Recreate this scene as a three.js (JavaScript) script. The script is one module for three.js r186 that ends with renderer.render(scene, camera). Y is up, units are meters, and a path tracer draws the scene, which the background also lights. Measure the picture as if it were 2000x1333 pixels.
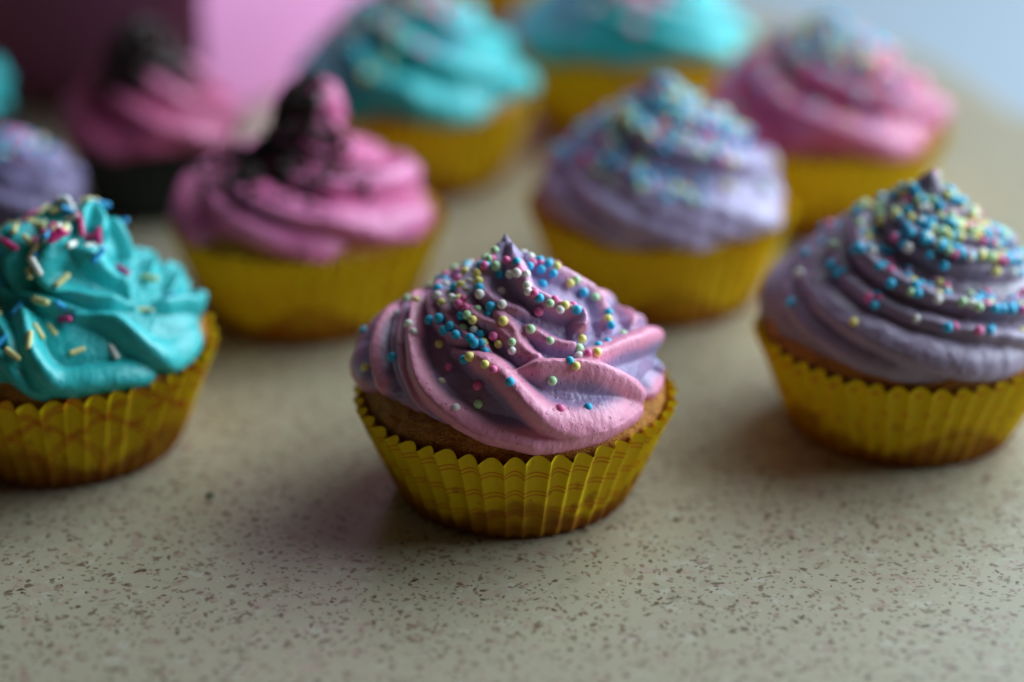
import * as THREE from 'three';
import { ImprovedNoise } from 'three/addons/math/ImprovedNoise.js';
import { mergeGeometries } from 'three/addons/utils/BufferGeometryUtils.js';
import { RoundedBoxGeometry } from 'three/addons/geometries/RoundedBoxGeometry.js';
import { RectAreaLightUniformsLib } from 'three/addons/lights/RectAreaLightUniformsLib.js';
RectAreaLightUniformsLib.init();

// ---------------------------------------------------------------- camera, light, exposure
const scene = new THREE.Scene();
const FPX = 4167, PITCH = 23.8 * Math.PI / 180, CAM_H = 0.219;
const camera = new THREE.PerspectiveCamera(2 * Math.atan(666.5 / FPX) * 180 / Math.PI, 1.5, 0.02, 40);
camera.filmGauge = 35;
camera.position.set(0, CAM_H, 0);
camera.rotation.x = -PITCH;
camera.focus = 0.432;
camera.userData.fStop = 3.5;
camera.updateMatrixWorld(true);

const renderer = new THREE.WebGLRenderer({ antialias: true });
renderer.toneMapping = THREE.LinearToneMapping;
renderer.toneMappingExposure = 0.8;
renderer.shadowMap.enabled = true;
scene.background = new THREE.Color().setRGB(0.040, 0.028, 0.021);   // dim room

function areaLight(name, x, y, z, tx, ty, tz, w, h, color, intensity) {
  const l = new THREE.RectAreaLight(color, intensity, w, h);
  l.name = name; l.position.set(x, y, z); l.lookAt(tx, ty, tz); scene.add(l);
}
areaLight('window_light', 1.05, 0.52, -0.98, 0.0, 0.03, -0.58, 1.7, 1.25, new THREE.Color().setRGB(0.72, 0.89, 1.0), 9);
areaLight('skylight', 0.70, 1.2, -1.15, 0.05, 0.0, -0.45, 1.3, 1.1, new THREE.Color().setRGB(0.80, 0.94, 1.0), 2.3);

// ---------------------------------------------------------------- helpers
function rngOf(seed) {
  let a = seed >>> 0;
  return () => { a = (a + 0x6D2B79F5) >>> 0; let t = Math.imul(a ^ (a >>> 15), 1 | a); t = (t + Math.imul(t ^ (t >>> 7), 61 | t)) ^ t; return ((t ^ (t >>> 14)) >>> 0) / 4294967296; };
}
const perlin = new ImprovedNoise();
const noise = (x, y, z) => perlin.noise(x + 37.3, y + 11.7, z + 5.1);
const clamp = (x, a, b) => Math.min(b, Math.max(a, x));
const lerp = (a, b, t) => a + (b - a) * t;
const smooth = (a, b, x) => { const t = clamp((x - a) / (b - a), 0, 1); return t * t * (3 - 2 * t); };
const CM = 0.01;
const srgb = (hex) => new THREE.Color(hex);

function rayOf(px, py) {      // a pixel of the 2000 x 1333 photograph as a ray
  const d = new THREE.Vector3((px - 1000) / FPX, -(py - 666.5) / FPX, -1).applyEuler(camera.rotation).normalize();
  return { o: camera.position.clone(), d };
}
function onCounter(px, py, y = 0) {
  const { o, d } = rayOf(px, py), t = (y - o.y) / d.y;
  return o.addScaledVector(d, t);
}
const used = new Map();
function numbered(name) { const n = used.get(name) ?? 0; used.set(name, n + 1); return n ? `${name}_${String(n).padStart(3, '0')}` : name; }
function part(name, geometry, material, parent) {
  const m = new THREE.Mesh(geometry, material); m.name = parent === scene ? numbered(name) : name; m.castShadow = m.receiveShadow = true; parent.add(m); return m;
}
function thing(name, label, category, pos, turn = 0, group) {
  const g = new THREE.Group(); g.name = numbered(name); g.position.copy(pos); g.rotation.y = turn; g.userData = { label, category };
  if (group) g.userData.group = group;
  scene.add(g); return g;
}
function gridGeometry(nu, nv, at, { closedU = false } = {}) {     // at(i, j) -> {p, uv, c}
  const pos = [], uv = [], col = [], idx = [];
  for (let j = 0; j <= nv; j++) for (let i = 0; i <= nu; i++) {
    const q = at(i, j); pos.push(...q.p); uv.push(...q.uv); if (q.c) col.push(...q.c);
  }
  const w = nu + 1;
  for (let j = 0; j < nv; j++) for (let i = 0; i < nu; i++) { const a = j * w + i; idx.push(a, a + 1, a + w, a + 1, a + w + 1, a + w); }
  const g = new THREE.BufferGeometry();
  g.setAttribute('position', new THREE.Float32BufferAttribute(pos, 3));
  g.setAttribute('uv', new THREE.Float32BufferAttribute(uv, 2));
  if (col.length) g.setAttribute('color', new THREE.Float32BufferAttribute(col, 3));
  g.setIndex(idx); g.computeVertexNormals();
  if (closedU) {
    const n = g.attributes.normal;
    for (let j = 0; j <= nv; j++) {
      const a = j * w, b = a + nu, v = new THREE.Vector3(n.getX(a) + n.getX(b), n.getY(a) + n.getY(b), n.getZ(a) + n.getZ(b)).normalize();
      n.setXYZ(a, v.x, v.y, v.z); n.setXYZ(b, v.x, v.y, v.z);
    }
  }
  return g;
}
function spline(keys) {       // keys: [t, a, b, ...] sorted by t; smooth interpolation
  const n = keys.length, k = keys[0].length - 1;
  return (t) => {
    t = clamp(t, keys[0][0], keys[n - 1][0]);
    let i = 0; while (i < n - 2 && t > keys[i + 1][0]) i++;
    const A = keys[Math.max(i - 1, 0)], B = keys[i], C = keys[i + 1], D = keys[Math.min(i + 2, n - 1)], h = C[0] - B[0], u = (t - B[0]) / h, out = [];
    for (let c = 1; c <= k; c++) {
      const m0 = A === B ? (C[c] - B[c]) / h : (C[c] - A[c]) / (C[0] - A[0]), m1 = D === C ? (C[c] - B[c]) / h : (D[c] - B[c]) / (D[0] - B[0]);
      const u2 = u * u, u3 = u2 * u;
      out.push((2 * u3 - 3 * u2 + 1) * B[c] + (u3 - 2 * u2 + u) * h * m0 + (-2 * u3 + 3 * u2) * C[c] + (u3 - u2) * h * m1);
    }
    return out;
  };
}

// ---------------------------------------------------------------- procedural textures
function canvasTexture(w, h, draw, color = true) {
  const c = document.createElement('canvas'); c.width = w; c.height = h; draw(c.getContext('2d'), w, h);
  const t = new THREE.CanvasTexture(c); t.wrapS = t.wrapT = THREE.RepeatWrapping; t.magFilter = THREE.LinearFilter;
  if (color) t.colorSpace = THREE.SRGBColorSpace;
  return t;
}
const TILE = 0.26;
const stoneTexture = canvasTexture(2048, 2048, (g, W) => {
  const r = rngOf(71), mm = W / (TILE * 1000);
  g.fillStyle = 'rgb(170,160,136)'; g.fillRect(0, 0, W, W);
  const blob = (x, y, rx, ry, a, fill, jag, n) => {
    const pts = [];
    for (let k = 0; k < n; k++) { const t = (k + r() * 0.6) / n * 6.2832, q = 1 - jag * r(); pts.push([Math.cos(t) * rx * q, Math.sin(t) * ry * q]); }
    g.fillStyle = fill;
    for (const ox of [0, -W, W]) for (const oy of [0, -W, W]) {
      if (x + ox < -80 || x + ox > W + 80 || y + oy < -80 || y + oy > W + 80) continue;
      g.beginPath();
      pts.forEach(([px, py], k) => { const X = x + ox + px * Math.cos(a) - py * Math.sin(a), Y = y + oy + px * Math.sin(a) + py * Math.cos(a); k ? g.lineTo(X, Y) : g.moveTo(X, Y); });
      g.closePath(); g.fill();
    }
  };
  for (let k = 0; k < 5200; k++) { const s = (0.5 + 1.5 * r()) * mm, v = r(), p = [[168, 146, 128], [160, 136, 120], [184, 178, 160], [154, 144, 120], [172, 152, 136]][Math.floor(v * 5)]; blob(r() * W, r() * W, s * (1 + 0.7 * r()), s * (0.6 + 0.4 * r()), r() * 6.28, `rgba(${p.join()},${0.35 + 0.4 * r()})`, 0.35, 7); }
  for (let k = 0; k < 14500; k++) { const s = (0.3 + 0.85 * r() * r()) * mm, p = [[122, 98, 80], [104, 84, 68], [116, 100, 78], [134, 104, 92]][Math.floor(r() * 4)]; blob(r() * W, r() * W, s * (1 + 0.8 * r()), s * (0.5 + 0.5 * r()), r() * 6.28, `rgba(${p.join()},${0.5 + 0.45 * r()})`, 0.45, 6); }
  for (let k = 0; k < 8200; k++) { const s = (0.26 + 0.75 * r() * r()) * mm, d = 40 + 42 * r(); blob(r() * W, r() * W, s * (1 + 0.8 * r()), s * (0.5 + 0.5 * r()), r() * 6.28, `rgba(${d + 22},${d + 4},${d - 14},${0.5 + 0.4 * r()})`, 0.45, 6); }
  for (let k = 0; k < 22000; k++) { const d = 65 + 65 * r(); blob(r() * W, r() * W, (0.06 + 0.14 * r()) * mm, (0.05 + 0.1 * r()) * mm, r() * 6.28, `rgba(${d + 20},${d + 5},${d - 15},0.7)`, 0.3, 5); }
  for (let k = 0; k < 2500; k++) blob(r() * W, r() * W, (0.15 + 0.5 * r()) * mm, (0.1 + 0.3 * r()) * mm, r() * 6.28, 'rgba(200,196,180,0.55)', 0.4, 6);
});
function noiseTexture(W, seed, draw) { return canvasTexture(W, W, (g) => draw(g, W, rngOf(seed)), false); }
const creamBump = noiseTexture(512, 5, (g, W, r) => {       // 2 cm tile: tiny air bubbles and a grain
  g.fillStyle = 'rgb(170,170,170)'; g.fillRect(0, 0, W, W);
  for (let k = 0; k < 9000; k++) { const v = 150 + 40 * r(), s = 1.5 + 3 * r(); g.fillStyle = `rgba(${v},${v},${v},0.35)`; g.beginPath(); g.arc(r() * W, r() * W, s, 0, 6.3); g.fill(); }
  for (let k = 0; k < 70; k++) { const s = 2.5 + 6 * r() * r(); g.fillStyle = `rgba(10,10,10,${0.5 + 0.5 * r()})`; g.beginPath(); g.arc(r() * W, r() * W, s, 0, 6.3); g.fill(); }
});
const cakeBump = noiseTexture(512, 6, (g, W, r) => {        // 2 cm tile: crumb
  g.fillStyle = 'rgb(140,140,140)'; g.fillRect(0, 0, W, W);
  for (let k = 0; k < 7000; k++) { const v = 60 + 190 * r(), s = 2 + 6 * r() * r(); g.fillStyle = `rgba(${v},${v},${v},0.5)`; g.beginPath(); g.arc(r() * W, r() * W, s, 0, 6.3); g.fill(); }
});
const cakeColor = canvasTexture(512, 512, (g, W) => {
  const r = rngOf(8); g.fillStyle = 'rgb(208,134,46)'; g.fillRect(0, 0, W, W);
  for (let k = 0; k < 5000; k++) { const v = r(), s = 2 + 7 * r() * r(); g.fillStyle = `rgba(${150 + 85 * v},${80 + 86 * v},${16 + 55 * v},0.4)`; g.beginPath(); g.arc(r() * W, r() * W, s, 0, 6.3); g.fill(); }
});
function paperTexture(seed, kind) {      // printed baking paper: u round the case, v up its side
  return canvasTexture(2048, 256, (g, W, H) => {
    const r = rngOf(seed);
    g.fillStyle = 'rgb(232,198,0)'; g.fillRect(0, 0, W, H);
    for (let k = 0; k < 900; k++) { g.fillStyle = `rgba(${205 + 40 * r()},${165 + 45 * r()},0,0.12)`; g.beginPath(); g.arc(r() * W, r() * H, 4 + 14 * r(), 0, 6.3); g.fill(); }
    g.lineCap = 'round';
    const line = (f, w, a) => { g.strokeStyle = `rgba(206,84,14,${a})`; g.lineWidth = w; g.beginPath(); for (let x = -10; x <= W + 10; x += 4) { const y = f(x); x < 0 ? g.moveTo(x, y) : g.lineTo(x, y); } g.stroke(); };
    if (kind === 'rings') for (const [v, ph] of [[0.86, 0], [0.60, 1.4], [0.33, 2.6]])
      for (const dv of [0, 0.045]) line((x) => H * (1 - v + dv + 0.028 * Math.sin(x / W * 6.2832 * 3 + ph) + 0.012 * Math.sin(x / W * 6.2832 * 21 + dv * 9)), 4, 0.7);
    else if (kind === 'diamonds') for (let k = -2; k < 16; k++) for (const s of [1, -1])
      for (const dx of [0, 16]) { g.strokeStyle = 'rgba(196,62,12,0.7)'; g.lineWidth = 4.5; g.beginPath(); const x0 = k * W / 14 + dx; for (let y = 0; y <= H; y += 8) { const x = x0 + s * (y / H) * W / 7 * (1 + 0.25 * Math.sin(y / 60)); y ? g.lineTo(x, y) : g.moveTo(x, y); } g.stroke(); }
    else for (let k = 0; k < 44; k++) for (let j = 0; j < 5; j++) { g.fillStyle = 'rgba(216,90,20,0.75)'; g.beginPath(); g.ellipse((k + 0.5 * (j % 2)) * W / 44, H * (0.1 + 0.2 * j), 7, 5, 0, 0, 6.3); g.fill(); }
    // butter-soaked, browned lower part with an uneven edge
    for (let k = 0; k < 3200; k++) { const x = r() * W, q = r(), y = H * (1 - 0.46 * q * q * (0.65 + 0.35 * Math.sin(x / W * 6.28 * 5 + seed))); g.fillStyle = `rgba(${120 + 40 * r()},${62 + 22 * r()},4,0.065)`; g.beginPath(); g.ellipse(x, y, 14 + 22 * r(), 8 + 16 * r(), 0, 0, 6.3); g.fill(); }
    for (let k = 0; k < 90; k++) { g.fillStyle = `rgba(${140 + 30 * r()},${70 + 25 * r()},10,0.3)`; g.beginPath(); g.ellipse(r() * W, H * (0.3 + 0.7 * r()), 3 + 7 * r(), 5 + 14 * r(), 0, 0, 6.3); g.fill(); }
  });
}

// ---------------------------------------------------------------- materials
const creamMat = (rough = 0.39) => new THREE.MeshPhysicalMaterial({ color: 0xffffff, vertexColors: true, roughness: rough, bumpMap: creamBump, bumpScale: 0.0006, sheen: 0.15, sheenRoughness: 0.5, sheenColor: new THREE.Color(0.5, 0.5, 0.5) });
const CREAM = creamMat();
const PAPER = {};
for (const [k, s] of [['rings', 3], ['diamonds', 4], ['dots', 9]]) PAPER[k] = new THREE.MeshPhysicalMaterial({ map: paperTexture(s, k), roughness: 0.6, specularIntensity: 0.55, side: THREE.DoubleSide });
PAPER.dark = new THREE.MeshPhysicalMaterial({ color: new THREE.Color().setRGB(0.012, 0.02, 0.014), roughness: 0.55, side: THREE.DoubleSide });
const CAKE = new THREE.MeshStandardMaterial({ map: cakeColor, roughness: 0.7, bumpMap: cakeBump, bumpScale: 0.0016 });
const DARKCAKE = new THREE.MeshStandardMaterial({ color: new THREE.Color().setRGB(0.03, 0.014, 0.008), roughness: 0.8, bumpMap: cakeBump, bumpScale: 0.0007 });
const sugar = (hex) => new THREE.MeshPhysicalMaterial({ color: srgb(hex), roughness: 0.5, clearcoat: 0.15, clearcoatRoughness: 0.4 });
const BEAD = { b: sugar('#2ec2ee'), w: sugar('#fffaf2'), g: sugar('#c6efba'), y: sugar('#fff08a'), p: sugar('#ff78b4') };
const ROD = { y: sugar('#efe39a'), p: sugar('#e0257f'), b: sugar('#1aa0dc'), w: sugar('#f2efe6') };
const CHOC = new THREE.MeshPhysicalMaterial({ color: new THREE.Color().setRGB(0.032, 0.011, 0.008), roughness: 0.45 });

// ---------------------------------------------------------------- the counter, the floor beyond it, the box
{
  // outline of the worktop seen from above: it ends behind on the right with a rounded corner
  const A = onCounter(1340, -22), B = onCounter(1830, 92), C = onCounter(2010, 215);
  const dir = B.clone().sub(A).setY(0).normalize(), side = C.clone().sub(B).setY(0).normalize();
  const X = (v) => v.x, Y = (v) => -v.z;
  const left = A.clone().addScaledVector(dir, -0.9);
  const shape = new THREE.Shape();
  shape.moveTo(-0.9, -0.25); shape.lineTo(0.40, -0.25); shape.lineTo(0.40, 0.42);
  const p1 = A.clone().lerp(B, 0.72), p2 = B.clone().lerp(C, 0.6);
  shape.quadraticCurveTo(0.30, Y(C) - 0.02, X(C), Y(C));
  shape.lineTo(X(p2), Y(p2));
  shape.bezierCurveTo(X(B.clone().lerp(C, 0.15)), Y(B.clone().lerp(C, 0.15)), X(A.clone().lerp(B, 0.92)), Y(A.clone().lerp(B, 0.92)), X(p1), Y(p1));
  shape.lineTo(X(A), Y(A)); shape.lineTo(X(left), Y(left)); shape.lineTo(-0.9, -0.25);
  const g = new THREE.ExtrudeGeometry(shape, { depth: 0.022, bevelEnabled: true, bevelThickness: 0.009, bevelSize: 0.009, bevelOffset: -0.009, bevelSegments: 6, curveSegments: 40 });
  g.rotateX(-Math.PI / 2); g.translate(0, -0.031, 0);
  const p = g.attributes.position, uv = new Float32Array(p.count * 2);
  for (let i = 0; i < p.count; i++) { uv[2 * i] = (p.getX(i) + 0.13 * p.getY(i)) / TILE; uv[2 * i + 1] = (p.getZ(i) + p.getY(i)) / TILE; }
  g.setAttribute('uv', new THREE.BufferAttribute(uv, 2));
  const m = part('counter', g, new THREE.MeshPhysicalMaterial({ map: stoneTexture, roughness: 0.42 }), scene);
  m.userData = { kind: 'structure', label: 'cream speckled stone counter with small brown and pink chips', category: 'counter' };
  const table = thing('table', 'pale blue table surface beyond the rounded counter end in the upper right corner', 'table', new THREE.Vector3(0.85, -0.14, -1.75));
  const pale = new THREE.MeshStandardMaterial({ color: new THREE.Color().setRGB(0.30, 0.35, 0.41), roughness: 0.55 });
  part('tabletop', new RoundedBoxGeometry(1.7, 0.03, 1.5, 4, 0.012).translate(0, -0.015, 0), pale, table);
  for (const [x, z] of [[-0.78, -0.68], [0.78, -0.68], [-0.78, 0.68], [0.78, 0.68]]) part('leg', new THREE.CylinderGeometry(0.025, 0.018, 0.7, 20).translate(x, -0.38, z), pale, table);
}
{
  const at = onCounter(408, 255);
  const L = 0.15, D = 0.2, H = 0.24, r = 0.004;
  const box = thing('box', 'plain bright pink box standing upright behind the small chocolate topped cupcake', 'box', at, 60 * Math.PI / 180);
  const mat = new THREE.MeshPhysicalMaterial({ color: srgb('#cf7fb0'), roughness: 0.5 });
  const s = new THREE.Shape(); s.moveTo(r, r); s.lineTo(L - r, r); s.lineTo(L - r, D - r); s.lineTo(r, D - r); s.closePath();
  const body = new THREE.ExtrudeGeometry(s, { depth: H, bevelEnabled: true, bevelSize: r, bevelThickness: r, bevelSegments: 4 });
  body.rotateX(-Math.PI / 2); body.translate(0, r, 0);
  part('body', body, mat, box);
  const lid = new THREE.ExtrudeGeometry(s, { depth: 0.03, bevelEnabled: true, bevelSize: r + 0.003, bevelThickness: r, bevelSegments: 4 });
  lid.rotateX(-Math.PI / 2); lid.translate(0, H + r + 0.003, 0);
  part('lid', lid, mat, box);
}

// ---------------------------------------------------------------- cupcake parts (measures in cm)
function wrapperGeometry({ rt = 3.4, rb = 2.5, h = 2.5, pleats = 44, depth = 0.12, seed = 1 }) {
  const per = 14, nu = pleats * per, nv = 26, r = rngOf(seed), tip = [], wob = [];
  for (let k = 0; k <= pleats; k++) { tip.push((r() - 0.5) * 0.1); wob.push((r() - 0.5) * 0.5); }
  tip[pleats] = tip[0]; wob[pleats] = wob[0];
  const side = gridGeometry(nu, nv, (i, j) => {
    const v = j / nv, th = i / nu * Math.PI * 2, q = i / per, k = Math.floor(q) % pleats, fr = q - Math.floor(q);
    const ph = (q + lerp(wob[k], wob[k + 1] ?? wob[0], fr) * 0.35) * Math.PI;
    const fold = 1 - 2 * Math.pow(Math.abs(Math.sin(ph)), 0.8);                     // +1 sharp outward crest, -1 round inner trough
    const d = depth * lerp(0.45, 1.0, Math.pow(v, 0.8));
    const flare = Math.pow(v, 6) * 0.04;
    let R = lerp(rb, rt, Math.pow(v, 0.92)) + d * fold + flare + 0.05 * noise(Math.cos(th) * 1.3, Math.sin(th) * 1.3, seed + v * 1.5);
    const top = 0.10 * noise(Math.cos(th) * 2, Math.sin(th) * 2, seed * 3) + lerp(tip[k], tip[k + 1], fr) - 0.05 * fold;
    const y = v * h + Math.pow(v, 8) * top;
    if (j === 0) R -= 0.04;
    return { p: [R * Math.cos(th) * CM, y * CM, -R * Math.sin(th) * CM], uv: [i / nu, v] };
  }, { closedU: true });
  const bottom = new THREE.CircleGeometry((rb - 0.1) * CM, 60); bottom.rotateX(-Math.PI / 2); bottom.translate(0, 0.02 * CM, 0);
  const buv = bottom.attributes.uv; for (let i = 0; i < buv.count; i++) buv.setXY(i, 0.5, 0.02);
  return mergeGeometries([side, bottom]);
}
function spongeGeometry({ rt = 3.3, rb = 2.3, h = 2.5, dome = 0.75, seed = 1 }) {
  const prof = spline([[0, 0, h + dome], [0.3, rt * 0.45, h + dome * 0.95], [0.55, rt * 0.8, h + dome * 0.72], [0.69, rt * 0.945, h + dome * 0.4], [0.78, rt * 0.99, h + 0.05], [0.84, rt * 0.915, h - 0.4], [1, rb, 0.15]]);
  return gridGeometry(300, 100, (i, j) => {
    const [r0, y0] = prof(j / 100), th = i / 300 * Math.PI * 2, n = noise(r0 * Math.cos(th) * 2.2, r0 * Math.sin(th) * 2.2, seed) * 0.1 + noise(r0 * Math.cos(th) * 7, r0 * Math.sin(th) * 7, seed + 4) * 0.06 + noise(r0 * Math.cos(th) * 16, r0 * Math.sin(th) * 16, seed + 9) * 0.03;
    const keep = smooth(1, 0.8, j / 100), R = Math.max(0, r0 + (j > 68 ? -Math.abs(n) * 0.5 : 0)), y = y0 + n * keep;
    return { p: [R * Math.cos(th) * CM, y * CM, -R * Math.sin(th) * CM], uv: [R * Math.cos(th) / 2, (R * Math.sin(th) + y) / 2] };
  }, { closedU: true });
}

// Piped cream: a dome whose surface carries the ridges that the star nozzle left. Each ridge is a line in space with a
// width on either side and a height; between ridges the surface is hollow.
function pipedCream({ profile, lean = [0, 0], radius = () => 1, curves, nu = 300, nv = 130, color, p = 5, seed = 1, rough = 0.03 }) {
  const prof = spline(profile), baseP = (th, s) => {
    const [r, y] = prof(s), k = radius(th, s), hy = Math.max(0, y / profile[0][2]);
    return new THREE.Vector3(r * k * Math.cos(th) + lean[0] * hy * hy, y, -r * k * Math.sin(th) + lean[1] * hy * hy);
  };
  const C = curves.map((c) => {
    const pts = c.points(baseP, prof), seg = [];
    const box = new THREE.Box3().setFromPoints(pts).expandByScalar(Math.max(c.wl, c.wr));
    for (let i = 0; i < pts.length - 1; i++) seg.push([pts[i], pts[i + 1].clone().sub(pts[i]), i / (pts.length - 1)]);
    return { ...c, seg, box, n: seg.length };
  });
  const d = new THREE.Vector3(), best = new THREE.Vector3(), tangent = new THREE.Vector3(), cr = new THREE.Vector3();
  const ridge = (P, N) => {
    let sum = 0, top = 0, tint = 0;
    for (const c of C) {
      if (!c.box.containsPoint(P)) continue;
      let bd = 1e9, bt = 0, bi = 0;
      for (let i = 0; i < c.n; i++) {
        const [a, e, t0] = c.seg[i]; d.copy(P).sub(a);
        const L = e.lengthSq(), u = clamp(d.dot(e) / L, 0, 1), x = d.x - e.x * u, y = d.y - e.y * u, z = d.z - e.z * u, q = x * x + y * y + z * z;
        if (q < bd) { bd = q; bt = t0 + u / c.n; bi = i; best.set(x, y, z); }
      }
      tangent.copy(c.seg[bi][1]); cr.crossVectors(tangent, best);
      const w = (cr.dot(N) > 0 ? c.wl : c.wr) * c.taper(bt), u = Math.sqrt(bd) / w;
      if (u >= 1) continue;
      const f = c.h * c.taper(bt) * Math.pow(1 - Math.pow(u, c.k ?? 1.7), 1.5);
      sum += Math.pow(f, p); if (f > top) { top = f; tint = c.tint ?? 0; }
    }
    return [Math.pow(sum, 1 / p), tint];
  };
  const N = new THREE.Vector3(), e1 = new THREE.Vector3(), e2 = new THREE.Vector3();
  const g = gridGeometry(nu, nv, (i, j) => {
    const s = Math.max(j / nv, 0.0008), th = i / nu * Math.PI * 2, P = baseP(th, s);
    e1.copy(baseP(th + 0.02, s)).sub(baseP(th - 0.02, s)); e2.copy(baseP(th, Math.max(0, s - 0.006))).sub(baseP(th, Math.min(1, s + 0.006)));
    N.crossVectors(e1, e2).normalize();
    const [f, tint] = ridge(P, N), fade = smooth(0, 0.035, s);
    const nz = rough * (noise(P.x * 1.4, P.y * 1.4 + seed, P.z * 1.4) * 2 + noise(P.x * 4, P.y * 4 + seed, P.z * 4) * 0.8) + 0.011 * noise(P.x * 11, P.y * 11 + seed, P.z * 11) + 0.007 * noise(P.x * 23, P.y * 23, P.z * 23 + seed);
    const col = color(f, P, tint, th, s);
    P.addScaledVector(N, f * fade + nz * fade);
    return { p: [P.x * CM, P.y * CM, P.z * CM], uv: [th * 3 / 2, s * 5.5 / 2], c: [col.r, col.g, col.b] };
  }, { closedU: true });
  g.userData.base = baseP; return g;
}
const blunt = (a = 0.12, b = 0.12, lo = 0.35) => (t) => lerp(lo, 1, smooth(0, a, t)) * lerp(lo, 1, smooth(0, b, 1 - t));
function spiralRidges({ n = 8, turn = 1.1, s0 = 0.03, s1 = 0.93, w = 0.42, h = 0.2, start = 0, seed = 1, sharp = 1, bend = 0.8 }) {
  const r = rngOf(seed), out = [];
  for (let k = 0; k < n; k++) {
    const o = (r() - 0.5) * 0.25, ww = w * (0.85 + 0.4 * r()), hh = h * (0.8 + 0.4 * r()), t1 = turn * (0.9 + 0.2 * r());
    out.push({
      wl: ww, wr: ww * sharp, h: hh, taper: (t) => lerp(0.35, 1, smooth(0, 0.45, t)) * lerp(0.6, 1, smooth(0, 0.06, 1 - t)),
      points: (base) => Array.from({ length: 50 }, (_, i) => { const t = i / 49; return base(start + o + (k / n) * Math.PI * 2 + t1 * Math.PI * 2 * Math.pow(t, bend), lerp(s0, s1, t)); }),
    });
  }
  return out;
}
// lines seen on the photograph's cream, laid on the dome's surface (ox, oy, sc: the enlarged crop they were read from)
function drawnOn({ at, rimY, profile, radius, leanX, ox, oy, sc, gain = 1 }) {
  const prof = spline(profile), top = profile[0][2];
  const onDome = (X, Y) => {
    const { o, d } = rayOf(ox + X / sc, oy + Y / sc), P = o.clone(); let hit = null, best = null, bd = 1e9;
    const inside = (Q) => {
      const x = (Q.x - at.x) / CM, y = (Q.y - at.y) / CM - rimY, z = (Q.z - at.z) / CM; if (y > top || y < -0.6) return false;
      const hy = Math.max(0, y / top), lx = x - leanX * hy * hy, th = Math.atan2(-z, lx), r = Math.hypot(lx, z);
      let lo = 0, hi = 0.86; for (let q = 0; q < 22; q++) { const m = (lo + hi) / 2; prof(m)[1] > y ? lo = m : hi = m; }
      return r < prof(lo)[0] * radius(th, lo);
    };
    for (let t = 0.36; t < 0.6; t += 0.0004) {
      P.copy(o).addScaledVector(d, t);
      if (inside(P)) { hit = P.clone(); break; }
      const q = P.clone().sub(at).divideScalar(CM), hgt = q.y - rimY, e = Math.hypot(q.x, q.z);     // nearest approach, for lines on the outline
      const rr = hgt < top ? prof(clamp(1 - hgt / (top + 0.15), 0, 0.85))[0] : 0, gap = Math.abs(e - rr) + Math.max(0, hgt - top);
      if (gap < bd) { bd = gap; best = P.clone(); }
    }
    const Q = (hit ?? best).clone().sub(at).divideScalar(CM); Q.y -= rimY; return Q;
  };
  return (wl, wr, h, pts, taper = blunt(), tint = 0, k) => ({
    wl, wr, h: h * gain, taper, tint, k,
    points: () => new THREE.CatmullRomCurve3(pts.map(([x, y]) => onDome(x, y)), false, 'centripetal').getPoints(60),
  });
}
function topOf(geometry, cell = 0.06) {      // height and normal of the cream's upper surface
  const n = Math.ceil(9 / cell), H = new Float32Array(n * n).fill(-1), p = geometry.attributes.position, m = geometry.attributes.normal, N = new Int32Array(n * n);
  for (let i = 0; i < p.count; i++) {
    const x = Math.round((p.getX(i) / CM + 4.5) / cell), z = Math.round((p.getZ(i) / CM + 4.5) / cell), y = p.getY(i) / CM;
    for (let dx = -1; dx <= 1; dx++) for (let dz = -1; dz <= 1; dz++) {
      const X = x + dx, Z = z + dz; if (X < 0 || Z < 0 || X >= n || Z >= n) continue;
      const q = Z * n + X, v = y - (dx || dz ? 0.03 : 0); if (v > H[q]) { H[q] = v; N[q] = i; }
    }
  }
  return (x, z) => { const q = Math.round((z + 4.5) / cell) * n + Math.round((x + 4.5) / cell); return H[q] > -1 ? { y: H[q], n: new THREE.Vector3(m.getX(N[q]), m.getY(N[q]), m.getZ(N[q])) } : null; };
}
const beadGeo = new THREE.SphereGeometry(0.1 * CM, 14, 10);
const rodGeo = new THREE.CapsuleGeometry(0.075 * CM, 0.33 * CM, 5, 10);
function pick(r, table) { let q = r() * table.reduce((s, t) => s + t[1], 0); for (const [k, w] of table) { q -= w; if (q <= 0) return k; } return table[0][0]; }
const MIX = [['b', 0.36], ['w', 0.15], ['g', 0.17], ['y', 0.15], ['p', 0.17]];
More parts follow.
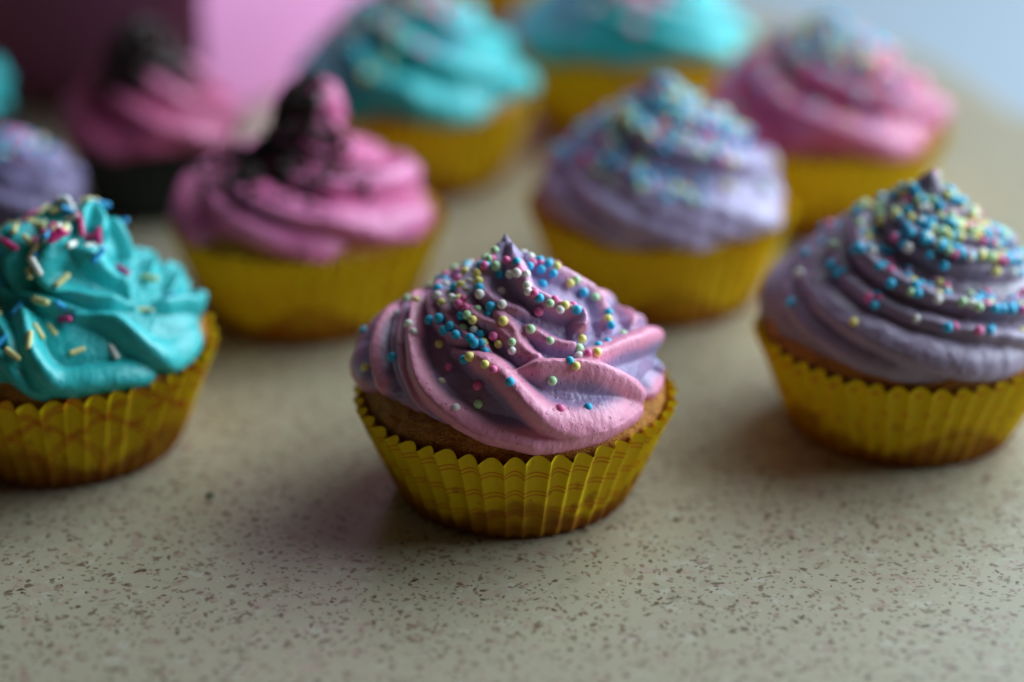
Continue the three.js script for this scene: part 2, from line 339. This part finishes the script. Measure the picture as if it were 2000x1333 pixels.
function scatter(frosting, count, { seed, mix = MIX, spread = 1.3, centre = [0, 0], kind = 'bead', joined = false, keep = () => true, size = 1 }) {
  const r = rngOf(seed), top = topOf(frosting.geometry, 0.09), batch = {}, up = new THREE.Vector3(0, 1, 0), mats = kind === 'bead' ? BEAD : ROD;
  let made = 0;
  for (let tries = 0; made < count && tries < count * 30; tries++) {
    const rad = spread * Math.sqrt(-2 * Math.log(1 - r() * 0.97)) * 0.8, a = r() * Math.PI * 2, x = centre[0] + rad * Math.cos(a), z = centre[1] + rad * Math.sin(a), c = pick(r, mix), t1 = r(), t2 = r(), t3 = r();
    if (Math.hypot(x, z) > 3.2 || !keep(x, z)) continue;
    const h = top(x, z); if (!h || h.y < 0.3) continue;
    const pos = new THREE.Vector3(x, h.y, z).addScaledVector(h.n, 0.055).multiplyScalar(CM);
    const q = new THREE.Quaternion();
    if (kind === 'rod') { const flat = new THREE.Vector3(Math.cos(t1 * 6.28), 0, Math.sin(t1 * 6.28)); flat.addScaledVector(h.n, -flat.dot(h.n)).normalize().addScaledVector(h.n, (t2 - 0.35) * 0.7).normalize(); q.setFromUnitVectors(up, flat); }
    const sc = size * (0.88 + 0.22 * t3);
    if (joined) { const g = (kind === 'bead' ? beadGeo : rodGeo).clone().applyMatrix4(new THREE.Matrix4().compose(pos, q, new THREE.Vector3(sc, sc, sc))); (batch[c] ??= []).push(g); }
    else { const m = part('sprinkle', kind === 'bead' ? beadGeo : rodGeo, mats[c], frosting); m.position.copy(pos); m.quaternion.copy(q); m.scale.setScalar(sc); }
    made++;
  }
  for (const c in batch) { const m = part('sprinkles', mergeGeometries(batch[c]), mats[c], frosting); m.userData.kind = 'stuff'; }
}
const flakeGeos = [1, 2, 3, 4].map((s) => {
  const r = rngOf(s * 77), g = new THREE.IcosahedronGeometry(0.16 * CM, 1), p = g.attributes.position, seen = new Map();
  for (let i = 0; i < p.count; i++) {
    const key = [p.getX(i), p.getY(i), p.getZ(i)].map((x) => x.toFixed(6)).join(); if (!seen.has(key)) seen.set(key, 0.55 + 0.8 * r());
    const k = seen.get(key); p.setXYZ(i, p.getX(i) * k * 1.25, p.getY(i) * k * 0.55, p.getZ(i) * k);
  }
  g.computeVertexNormals(); return g;
});
const GROUP = 'frosted cupcakes on the stone counter';
// base: pixel of the base's centre in the photograph; k: size against the front cupcake
function cupcake({ px, py, label, paper, k = 1, turn = 0, cream, pleats = 46, seed = 1, mini = false, cake = CAKE, rim = [3.4, 2.5, 2.3], partLabel }) {
  const t = thing(mini ? 'mini_cupcake' : 'cupcake', label, 'cupcake', onCounter(px, py), turn, GROUP);
  t.scale.setScalar(k);
  part('wrapper', wrapperGeometry({ rt: rim[0], rb: rim[1], h: rim[2], pleats, seed, depth: 0.11 }), PAPER[paper], t);
  part('sponge', spongeGeometry({ rt: rim[0] - 0.12, rb: rim[1] - 0.24, h: rim[2] - 0.1, dome: mini ? 0.6 : 0.98, seed }), cake, t);
  const f = part('frosting', cream, CREAM, t); f.position.y = (mini ? rim[2] : 2.48) * CM;
  return { t, f };
}

// ---------------------------------------------------------------- 1: the cupcake in front
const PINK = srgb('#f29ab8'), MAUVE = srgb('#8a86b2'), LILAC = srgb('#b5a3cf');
const mix = (a, b, t) => a.clone().lerp(b, clamp(t, 0, 1));
{
  const at = onCounter(1006, 946), rimY = 2.48;
  const profile = [[0, 0, 3.45], [0.05, 0.14, 3.2], [0.12, 0.42, 2.86], [0.22, 0.85, 2.52], [0.32, 1.28, 2.22], [0.41, 1.62, 1.9], [0.5, 1.95, 1.6], [0.6, 2.4, 1.32], [0.7, 2.82, 1.02], [0.79, 3.06, 0.66], [0.86, 3.08, 0.36], [0.91, 2.98, 0.18], [1, 2.3, 0.1]];
  const rs = spline([[0, 0.98], [0.6, 0.97], [1.0, 0.95], [1.57, 1.0], [2.6, 1.02], [3.14, 1.05], [3.6, 0.97], [3.95, 0.93], [4.3, 0.97], [4.7, 1.0], [5.2, 0.985], [5.6, 0.93], [5.95, 0.93], [6.2832, 0.98]]);
  const radius = (th, s) => lerp(1, rs(((th % 6.2832) + 6.2832) % 6.2832)[0], smooth(0.35, 0.7, s));
  const drawn = drawnOn({ at, rimY, profile, radius, leanX: -0.22, ox: 640, oy: 440, sc: 2.0826, gain: 1.28 });
  const curves = [
    // the tip and the folds of the upper tier
    drawn(0.3, 0.26, 0.22, [[706, 84], [684, 150], [650, 210], [636, 262], [662, 312], [720, 350], [790, 372], [850, 392]], blunt(0.2, 0.2), 0.7),
    drawn(0.34, 0.24, 0.34, [[738, 90], [752, 160], [778, 240], [812, 300], [870, 338], [940, 366], [992, 382], [1006, 420], [985, 462]], blunt(0.2, 0.08), 0.55),
    drawn(0.34, 0.3, 0.26, [[800, 125], [870, 195], [960, 240], [1040, 290], [1088, 350], [1108, 410], [1100, 455]], blunt(0.2, 0.1), 0.35),
    drawn(0.4, 0.4, 0.22, [[860, 130], [960, 170], [1040, 205], [1088, 265], [1100, 310]], blunt(0.2, 0.2), 0.8),
    drawn(0.3, 0.3, 0.22, [[590, 190], [560, 250], [565, 330], [620, 390], [690, 430], [750, 490], [800, 548], [870, 578], [940, 584]], blunt(0.25, 0.2), 0.1),
    drawn(0.34, 0.28, 0.24, [[640, 330], [700, 385], [748, 440], [782, 510], [830, 562], [900, 580]], blunt(0.25, 0.15), 0.0),
    drawn(0.3, 0.26, 0.22, [[760, 415], [830, 448], [900, 488], [970, 512], [1010, 500]], blunt(0.2, 0.2), 0.3),
    // strands that come down on the left and turn to the front
    drawn(0.24, 0.24, 0.24, [[500, 215], [480, 270], [492, 340], [516, 400], [570, 455], [640, 510], [690, 560]], blunt(0.2, 0.2), 0.3),
    drawn(0.26, 0.24, 0.26, [[440, 250], [446, 330], [462, 395], [500, 450], [560, 490], [620, 520]], blunt(0.2, 0.2), 0.55),
    drawn(0.3, 0.36, 0.34, [[404, 270], [400, 340], [380, 420], [370, 500], [386, 590], [430, 670], [510, 745], [620, 806], [750, 838], [880, 850], [1000, 838], [1120, 812], [1225, 765]], blunt(0.08, 0.05, 0.5), 0),
    drawn(0.2, 0.22, 0.22, [[390, 250], [352, 330], [322, 420], [312, 500], [330, 590], [376, 680], [440, 752], [540, 815]], blunt(0.1, 0.25), 0.5),
    drawn(0.17, 0.2, 0.17, [[340, 330], [300, 400], [284, 470], [292, 550], [318, 630], [350, 700]], blunt(0.2, 0.25), 0.95),
    // the long diagonal ridge across the front and the ones above it
    drawn(0.5, 0.34, 0.36, [[520, 520], [590, 560], [668, 606], [740, 672], [815, 745], [890, 795], [985, 812], [1090, 790], [1190, 745], [1235, 715]], blunt(0.2, 0.06, 0.4), 0),
    drawn(0.34, 0.44, 0.34, [[735, 628], [840, 606], [950, 602], [1060, 612], [1150, 638], [1235, 688]], blunt(0.25, 0.04, 0.5), 0),
    drawn(0.42, 0.34, 0.28, [[960, 590], [1060, 560], [1150, 522], [1240, 490], [1318, 466]], blunt(0.25, 0.05, 0.5), 0),
    drawn(0.3, 0.3, 0.24, [[1250, 690], [1300, 648], [1345, 610], [1352, 575]], blunt(0.2, 0.1, 0.5), 0),
    // right-hand side, behind
    drawn(0.26, 0.26, 0.22, [[1130, 300], [1190, 332], [1215, 390], [1215, 450]], blunt(0.15, 0.15), 0.05),
    drawn(0.26, 0.26, 0.2, [[1215, 385], [1275, 420], [1312, 455]], blunt(0.2, 0.1), 0.05),
    // the lobe on the left
    drawn(0.42, 0.42, 0.24, [[370, 268], [280, 298], [200, 352], [140, 430], [120, 510], [150, 590], [220, 650]], blunt(0.2, 0.1, 0.5), 0),
    drawn(0.34, 0.3, 0.26, [[330, 340], [262, 400], [226, 470], [222, 550], [244, 630], [290, 680]], blunt(0.2, 0.1, 0.5), 0),
  ];
  const backside = (th) => Math.sin(th) > 0.25;
  for (let k = 0; k < 7; k++) curves.push({ wl: 0.46, wr: 0.34, h: 0.26, taper: blunt(0.3, 0.2), tint: 0, points: (base) => Array.from({ length: 40 }, (_, i) => { const t = i / 39; return base(0.1 + k * 0.36 + t * 0.9, lerp(0.25, 0.9, t)); }) });
  const cream = pipedCream({
    profile, lean: [-0.22, 0], radius, curves, nu: 760, nv: 250, p: 6, seed: 3, rough: 0.018,
    color: (f, P, tint, th, s) => {
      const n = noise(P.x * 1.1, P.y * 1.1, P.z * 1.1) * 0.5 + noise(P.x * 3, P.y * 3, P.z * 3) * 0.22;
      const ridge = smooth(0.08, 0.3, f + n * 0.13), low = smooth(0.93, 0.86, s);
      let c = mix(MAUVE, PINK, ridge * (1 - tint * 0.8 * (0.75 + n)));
      c = mix(c, PINK, 0.55 * smooth(0.84, 0.9, s) + 0.18 + 0.3 * n);
      return mix(c, LILAC, smooth(1.9, 3.2, P.y) * 0.55);
    },
  });
  const { f } = cupcake({ px: 1006, py: 946, label: 'sharply focused front cupcake with pink and mauve swirled frosting and pastel sugar pearls', paper: 'rings', cream, seed: 2 });
  const top = topOf(cream, 0.04), Z = { b: [], w: [], g: [], y: [], p: [] };
  Z.b = [[633, 107], [642, 160], [490, 180], [537, 200], [478, 215], [446, 252], [767, 140], [705, 202], [874, 238], [1047, 275], [860, 295], [1018, 340], [647, 357], [657, 332], [535, 368], [498, 403], [473, 422], [410, 382], [621, 440], [576, 455], [595, 480], [642, 510], [548, 543], [258, 533], [140, 424], [743, 632], [1062, 735], [985, 543], [1100, 482], [1138, 467], [1147, 348], [1157, 403], [1160, 430], [868, 178], [920, 196], [560, 165], [865, 135]];
  Z.w = [[540, 143], [415, 215], [492, 270], [440, 282], [578, 225], [562, 258], [706, 268], [708, 316], [732, 200], [811, 268], [812, 195], [810, 243], [948, 345], [274, 358], [326, 397], [351, 430], [744, 512], [465, 632], [523, 738], [1020, 527], [590, 425], [825, 125], [482, 236]];
  Z.g = [[595, 147], [675, 100], [800, 105], [897, 190], [965, 163], [612, 338], [553, 412], [825, 416], [906, 468], [746, 472], [916, 637], [609, 727], [410, 247], [1018, 222], [655, 132], [905, 318], [1200, 437], [563, 362], [322, 296], [1030, 500], [520, 240], [1090, 292]];
  Z.y = [[613, 222], [463, 309], [713, 385], [585, 385], [638, 472], [690, 486], [575, 528], [449, 478], [637, 563], [150, 575], [360, 298], [970, 320], [991, 237], [1031, 187], [1140, 375], [1036, 458], [1098, 510], [1013, 572], [465, 190], [540, 238], [935, 160]];
  Z.p = [[833, 152], [780, 182], [927, 295], [1000, 320], [858, 354], [550, 295], [528, 317], [560, 330], [490, 572], [670, 585], [603, 657], [949, 741], [670, 452], [920, 455], [1060, 515], [840, 275], [553, 180], [500, 160]];
  const r = rngOf(12), done = [];
  for (const c in Z) for (const [X, Y] of Z[c]) {
    const { o, d } = rayOf(640 + X / 2.0824, 440 + Y / 2.0824); let hit = null;
    for (let t = 0.38; t < 0.56 && !hit; t += 0.0001) {
      const x = (o.x + d.x * t - at.x) / CM, y = (o.y + d.y * t) / CM - rimY, z = (o.z + d.z * t - at.z) / CM; if (y > 4 || Math.hypot(x, z) > 4.2) continue;
      const h = top(x, z); if (h && h.y >= y && h.y - y < 0.5) hit = new THREE.Vector3(x, y, z).addScaledVector(h.n, 0.045).addScaledVector(d, -0.035);
    }
    if (!hit || done.some((q) => q.distanceTo(hit) < 0.125)) continue;
    done.push(hit);
    const m = part('sprinkle', beadGeo, BEAD[c], f); m.position.copy(hit).multiplyScalar(CM); m.scale.setScalar(0.9 + 0.2 * r());
  }
  scatter(f, 28, { seed: 33, spread: 0.9, centre: [-0.6, 0.35], keep: (x, z) => Math.hypot(x + 0.2, z) > 0.4 });
  scatter(f, 70, { seed: 31, spread: 1.1, centre: [-0.1, -1.0], keep: (x, z) => z < -0.75 });
}

// ---------------------------------------------------------------- 2: turquoise, left
const TEAL = srgb('#22b2b4'), TEAL2 = srgb('#38c6c8');
{
  const at = onCounter(135, 856);
  const profile = [[0, 0, 3.5], [0.05, 0.14, 3.3], [0.12, 0.4, 3.06], [0.21, 0.85, 2.86], [0.29, 1.15, 2.6], [0.36, 1.34, 2.3], [0.43, 1.4, 1.98], [0.5, 1.52, 1.68], [0.57, 1.85, 1.42], [0.65, 2.3, 1.18], [0.73, 2.75, 0.9], [0.8, 3.0, 0.6], [0.86, 3.04, 0.36], [0.91, 2.92, 0.17], [1, 2.3, 0.1]];
  const radius = (th, q) => 1 + (0.05 * noise(Math.cos(th) * 2, Math.sin(th) * 2, 4) + 0.03 * Math.cos(th)) * smooth(0.5, 0.8, q);
  const d = drawnOn({ at, rimY: 2.48, profile, radius, leanX: 0.35, ox: 0, oy: 380, sc: 2.222, gain: 1.3 });
  const curves = [
    d(0.3, 0.22, 0.26, [[352, 170], [352, 120], [384, 84], [418, 140], [404, 196]], blunt(0.2, 0.1, 0.5)),
    d(0.26, 0.26, 0.24, [[430, 112], [488, 172], [518, 240], [528, 306], [500, 336]], blunt(0.15, 0.15)),
    d(0.2, 0.24, 0.2, [[490, 150], [548, 212], [564, 280], [548, 345]], blunt(0.15, 0.15)),
    d(0.4, 0.3, 0.3, [[330, 135], [250, 190], [208, 270], [192, 340], [228, 400], [300, 446], [400, 482], [480, 495], [572, 500]], blunt(0.15, 0.15)),
    d(0.3, 0.26, 0.26, [[190, 120], [110, 180], [72, 270], [80, 360], [118, 430], [210, 486], [330, 522], [450, 540]], blunt(0.2, 0.3)),
    d(0.26, 0.26, 0.24, [[120, 130], [40, 200], [20, 310], [40, 410], [90, 470]], blunt(0.2, 0.2)),
    d(0.3, 0.34, 0.24, [[300, 235], [370, 260], [440, 330], [520, 400], [560, 450]], blunt(0.3, 0.2)),
    d(0.28, 0.5, 0.34, [[100, 490], [124, 580], [146, 680], [190, 756], [262, 800], [400, 786], [550, 760], [700, 745]], blunt(0.12, 0.1, 0.4)),
    d(0.5, 0.34, 0.34, [[330, 545], [430, 562], [510, 596], [575, 650], [645, 698], [724, 714], [830, 680], [908, 622], [935, 566]], blunt(0.25, 0.08, 0.45)),
    d(0.26, 0.3, 0.26, [[-60, 640], [0, 690], [60, 762], [150, 826], [268, 860], [420, 840], [560, 802], [665, 788]], blunt(0.1, 0.12, 0.5)),
    d(0.3, 0.3, 0.28, [[-80, 520], [-20, 560], [40, 640], [70, 720], [120, 790]], blunt(0.2, 0.2)),
    d(0.3, 0.26, 0.26, [[640, 520], [720, 496], [800, 488], [920, 490]], blunt(0.3, 0.1)),
    d(0.26, 0.26, 0.26, [[576, 300], [640, 306], [648, 350], [620, 400]], blunt(0.1, 0.2)),
    d(0.26, 0.26, 0.26, [[680, 345], [750, 352], [756, 400], [720, 450]], blunt(0.1, 0.2)),
    d(0.28, 0.28, 0.28, [[776, 372], [850, 400], [862, 440], [820, 480]], blunt(0.1, 0.2)),
    d(0.26, 0.26, 0.24, [[870, 430], [925, 470], [915, 520]], blunt(0.1, 0.2)),
  ];
  for (let k = 0; k < 7; k++) curves.push({ wl: 0.46, wr: 0.34, h: 0.3, taper: blunt(0.3, 0.2), points: (base) => Array.from({ length: 40 }, (_, i) => { const t = i / 39; return base(0.35 + k * 0.36 + t * 0.9, lerp(0.3, 0.9, t)); }) });
  const cream = pipedCream({ profile, lean: [0.35, 0], radius, curves, nu: 640, nv: 230, p: 6, seed: 4, rough: 0.02, color: (q, P) => mix(TEAL, TEAL2, q * 2 + 0.6 * noise(P.x, P.y, P.z)) });
  const { f } = cupcake({ px: 135, py: 856, label: 'cupcake cut by the left edge with bright turquoise frosting and rod shaped sprinkles', paper: 'diamonds', cream, seed: 5, rim: [3.42, 2.52, 2.46] });
  scatter(f, 85, { seed: 18, kind: 'rod', size: 0.9, centre: [-0.3, 0.7], spread: 1.5, mix: [['y', 0.45], ['p', 0.2], ['b', 0.22], ['w', 0.13]] });
  scatter(f, 16, { seed: 19, kind: 'rod', size: 0.85, centre: [0.55, 1.0], spread: 0.38, mix: [['p', 0.85], ['w', 0.15]] });
}
// ---------------------------------------------------------------- 3: mauve grey, right
const domeProfile = (H = 3.3, R = 3.15) => [[0, 0, H], [0.06, 0.16, H * 0.93], [0.14, 0.5, H * 0.84], [0.26, 1.0, H * 0.73], [0.38, 1.5, H * 0.61], [0.5, 2.0, H * 0.48], [0.62, 2.5, H * 0.35], [0.73, R * 0.93, H * 0.24], [0.82, R, H * 0.13], [0.89, R * 0.985, H * 0.05], [0.94, R * 0.93, 0.02], [1, 2.2, 0.04]];
{
  const GREY = srgb('#8a788c'), HI = srgb('#9c8aa4');
  const cream = pipedCream({ profile: [[0, 0, 3.72], [0.03, 0.08, 3.5], [0.08, 0.26, 3.2], [0.15, 0.6, 2.86], ...domeProfile(3.45, 3.18).slice(3)], lean: [0.32, 0], nu: 460, nv: 190, seed: 9, rough: 0.03, curves: spiralRidges({ n: 10, turn: 1.05, w: 0.48, s0: 0.0, h: 0.34, sharp: 0.5, start: 0.4, seed: 6 }), color: (q, P) => mix(GREY, HI, q * 3 + noise(P.x, P.y, P.z)) });
  const { f } = cupcake({ px: 1757, py: 820, label: 'cupcake cut by the right edge with grey mauve frosting thickly dotted with sugar pearls', paper: 'dots', cream, seed: 8, turn: 0.2, rim: [3.42, 2.52, 2.34] });
  scatter(f, 130, { seed: 24, spread: 1.5, centre: [1.1, 0.9], keep: (x, z) => Math.hypot(x - 0.3, z - 0.12) > 0.42, joined: true, size: 1.05, mix: [['b', 0.5], ['y', 0.25], ['g', 0.15], ['p', 0.1]] });
  scatter(f, 300, { seed: 23, size: 1.08, spread: 1.75, centre: [0.6, 0.6], keep: (x, z) => Math.hypot(x - 0.3, z - 0.12) > 0.42, mix: [['b', 0.42], ['w', 0.1], ['g', 0.18], ['y', 0.16], ['p', 0.14]] });
}
// ---------------------------------------------------------------- 4: pink with chocolate, behind on the left
function flakes(f, r, count, at, spread, limit = 1) {     // at, spread: x, y, z in cm over the cream's rim
  const p = f.geometry.attributes.position, n = f.geometry.attributes.normal;
  for (let k = 0, tries = 0; k < count && tries < 90000; tries++) {
    const i = Math.floor(r() * p.count), q = [p.getX(i) / CM, p.getY(i) / CM, p.getZ(i) / CM], e = q.reduce((s, v, c) => s + ((v - at[c]) / spread[c]) ** 2, 0);
    if (e > 1 || r() > 1.15 - e) continue;
    const m = part('chocolate_flake', flakeGeos[Math.floor(r() * 4)], CHOC, f); m.position.set(...q).addScaledVector(new THREE.Vector3(n.getX(i), n.getY(i), n.getZ(i)), 0.05).multiplyScalar(CM);
    m.rotation.set(r() * 6.28, r() * 6.28, r() * 6.28); m.scale.setScalar((0.7 + 0.8 * r()) * limit); k++;
  }
}
const ROSE = srgb('#d9649a'), ROSE2 = srgb('#e77db0');
const peaked = (H, R, pk) => [[0, 0, H], [0.04, pk * 0.5, H * 0.97], [0.09, pk * 0.82, H * 0.9], [0.17, pk * 1.02, H * 0.76], [0.25, pk * 1.0, H * 0.6], [0.31, pk * 1.15, H * 0.49], [0.4, 1.4, H * 0.4], [0.52, 1.95, H * 0.33], [0.64, 2.42, H * 0.26], [0.74, R * 0.93, H * 0.19], [0.82, R, H * 0.12], [0.89, R * 0.985, H * 0.05], [0.94, R * 0.93, 0.02], [1, 2.2, 0.04]];
{
  const cream = pipedCream({ profile: peaked(3.7, 3.0, 0.8), lean: [0.3, 0], nu: 360, nv: 160, seed: 14, rough: 0.04, curves: spiralRidges({ n: 8, turn: 0.8, s0: 0.2, w: 0.56, h: 0.36, sharp: 0.5, start: 0.2, seed: 16 }), color: (q, P) => mix(ROSE, ROSE2, q * 3 + noise(P.x, P.y, P.z)) });
  const { f } = cupcake({ px: 608, py: 599, label: 'cupcake with rose pink swirl and dark chocolate flakes over its tall peak', paper: 'dots', cream, seed: 15, k: 1.02, rim: [3.42, 2.52, 2.5] });
  const r = rngOf(51);
  flakes(f, r, 190, [-0.2, 2.5, 0.35], [1.0, 1.3, 1.0], 0.85); flakes(f, r, 40, [0.15, 3.3, 0.2], [0.7, 0.6, 0.7], 0.8); flakes(f, r, 60, [0, 1.2, 1.3], [2.6, 0.9, 1.5], 0.8); flakes(f, r, 55, [-1.1, 1.6, 0.1], [1.0, 0.6, 0.7]); flakes(f, r, 55, [-1.25, 1.2, 1.2], [0.6, 0.8, 0.55]);
  flakes(f, r, 14, [-2.2, 1.2, -0.2], [0.9, 0.7, 0.8], 0.9); flakes(f, r, 16, [0.9, 1.9, 0.5], [0.5, 0.6, 0.5], 0.9); flakes(f, r, 10, [1.5, 1.3, 1.1], [0.9, 0.7, 0.7], 0.7);
}
// ---------------------------------------------------------------- 5: lilac, behind on the right
{
  const A = srgb('#9686ac'), B = srgb('#aa9ac0');
  const cream = pipedCream({ profile: domeProfile(3.5, 3.2), nu: 360, nv: 160, seed: 19, rough: 0.04, curves: spiralRidges({ n: 8, turn: 0.85, w: 0.55, h: 0.3, sharp: 0.6, start: 1.1, seed: 26 }), color: (q, P) => mix(A, B, q * 3 + noise(P.x, P.y, P.z)) });
  const { f } = cupcake({ k: 1.0, px: 1284, py: 570, label: 'cupcake with pale lilac frosting rising to a pearl covered cone, behind the front one', paper: 'dots', cream, seed: 25, rim: [3.42, 2.52, 2.5] });
  scatter(f, 300, { seed: 29, spread: 1.5, centre: [0.1, 0.5], size: 1.25, mix: [['b', 0.55], ['w', 0.04], ['g', 0.2], ['y', 0.1], ['p', 0.11]] });
}
// ---------------------------------------------------------------- 6, 7, 8, 12: the back row
function backCupcake(px, py, label, colors, H, seed, o = { k: 1.05 }) {
  const cream = pipedCream({ profile: domeProfile(H, 3.2), nu: 260, nv: 110, seed, rough: 0.06, curves: spiralRidges({ n: 6, turn: 0.7, w: 0.66, h: 0.36, sharp: 0.7, start: seed, seed }), color: (q, P) => mix(colors[0], colors[1], q * 3 + noise(P.x, P.y, P.z)) });
  return cupcake({ px, py, label, paper: 'dots', cream, seed, rim: [3.42, 2.52, 2.5], ...o }).f;
}
scatter(backCupcake(812, 338, 'cupcake with turquoise frosting standing directly behind the chocolate flaked pink one', [TEAL, TEAL2], 3.6, 41), 190, { seed: 61, spread: 1.2, size: 1.2, joined: true, centre: [-0.5, 0.4], mix: [['b', 0.25], ['g', 0.25], ['y', 0.1], ['p', 0.2]] });
scatter(backCupcake(1226, 240, 'cupcake with turquoise frosting cut by the top edge with pink sprinkles in its middle', [TEAL, TEAL2], 3.3, 43, { k: 1.12 }), 150, { seed: 63, spread: 0.8, size: 1.3, joined: true, centre: [0, 1.3], mix: [['p', 0.8], ['w', 0.2]] });
scatter(backCupcake(1592, 408, 'cupcake with rose pink frosting and sugar pearls, behind the grey mauve one', [srgb('#cc5582'), srgb('#d8729e')], 3.2, 47), 240, { seed: 67, spread: 1.4, size: 1.15, centre: [0, 0.4], joined: true, mix: [['b', 0.5], ['w', 0.05], ['g', 0.25], ['y', 0.1], ['p', 0.1]] });
backCupcake(985, 12, 'farthest cupcake whose yellow paper case peeks between the two turquoise ones behind', [srgb('#e7d9b0'), srgb('#f0e4c4')], 3.2, 53);

// ---------------------------------------------------------------- 9, 10, 11: small cupcakes in dark cases on the left
function mini(px, py, label, colors, H, seed, prof, k = 1) {
  const R = 2.15, base = prof ?? domeProfile(H, R), profile = base.map(([s, r, y]) => [s, r * (prof ? 1 : r > R ? R / r : 1) * (r > 0.9 && !prof ? 0.82 : 1), y]);
  profile[profile.length - 1][1] = 1.3;
  const cream = pipedCream({ profile, nu: 220, nv: 90, seed, rough: 0.05, curves: spiralRidges({ n: 7, turn: 0.7, w: 0.42, h: 0.24, sharp: 0.7, start: seed, seed }), color: (q, P) => mix(colors[0], colors[1], q * 3 + noise(P.x, P.y, P.z)) });
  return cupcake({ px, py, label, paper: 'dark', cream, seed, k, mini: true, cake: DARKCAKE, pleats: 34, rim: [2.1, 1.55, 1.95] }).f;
}
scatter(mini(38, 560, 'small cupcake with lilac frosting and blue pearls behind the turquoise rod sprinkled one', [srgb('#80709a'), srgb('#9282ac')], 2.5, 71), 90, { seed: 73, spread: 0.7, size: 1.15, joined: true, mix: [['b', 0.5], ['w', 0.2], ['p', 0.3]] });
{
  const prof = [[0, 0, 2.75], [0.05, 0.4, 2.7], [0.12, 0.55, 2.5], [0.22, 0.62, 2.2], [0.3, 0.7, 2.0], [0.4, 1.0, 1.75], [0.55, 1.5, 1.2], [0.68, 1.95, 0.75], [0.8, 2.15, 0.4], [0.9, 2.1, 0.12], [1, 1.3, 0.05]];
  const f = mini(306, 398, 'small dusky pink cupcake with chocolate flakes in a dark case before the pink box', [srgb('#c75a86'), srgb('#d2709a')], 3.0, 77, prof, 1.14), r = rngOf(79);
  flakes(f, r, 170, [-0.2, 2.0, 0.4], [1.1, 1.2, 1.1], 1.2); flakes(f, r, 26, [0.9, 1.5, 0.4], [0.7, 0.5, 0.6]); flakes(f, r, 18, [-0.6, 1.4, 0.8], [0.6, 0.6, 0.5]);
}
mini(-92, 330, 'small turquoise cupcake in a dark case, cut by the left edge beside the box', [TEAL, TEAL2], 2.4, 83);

{
  const g = new THREE.IcosahedronGeometry(0.07 * CM, 2), p = g.attributes.position;
  for (let i = 0; i < p.count; i++) { const k = 1 + 0.35 * noise(p.getX(i) * 2500, p.getY(i) * 2500, p.getZ(i) * 2500); p.setXYZ(i, p.getX(i) * k * 1.2, p.getY(i) * k * 0.7 + 0.04 * CM, p.getZ(i) * k); }
  g.computeVertexNormals();
  const m = part('crumb', g, new THREE.MeshStandardMaterial({ color: new THREE.Color().setRGB(0.02, 0.05, 0.015), roughness: 0.7 }), scene);
  m.position.copy(onCounter(410, 971)); m.userData = { label: 'tiny dark green crumb lying alone on the counter in front of the turquoise cupcake', category: 'crumb' };
}
renderer.render(scene, camera);
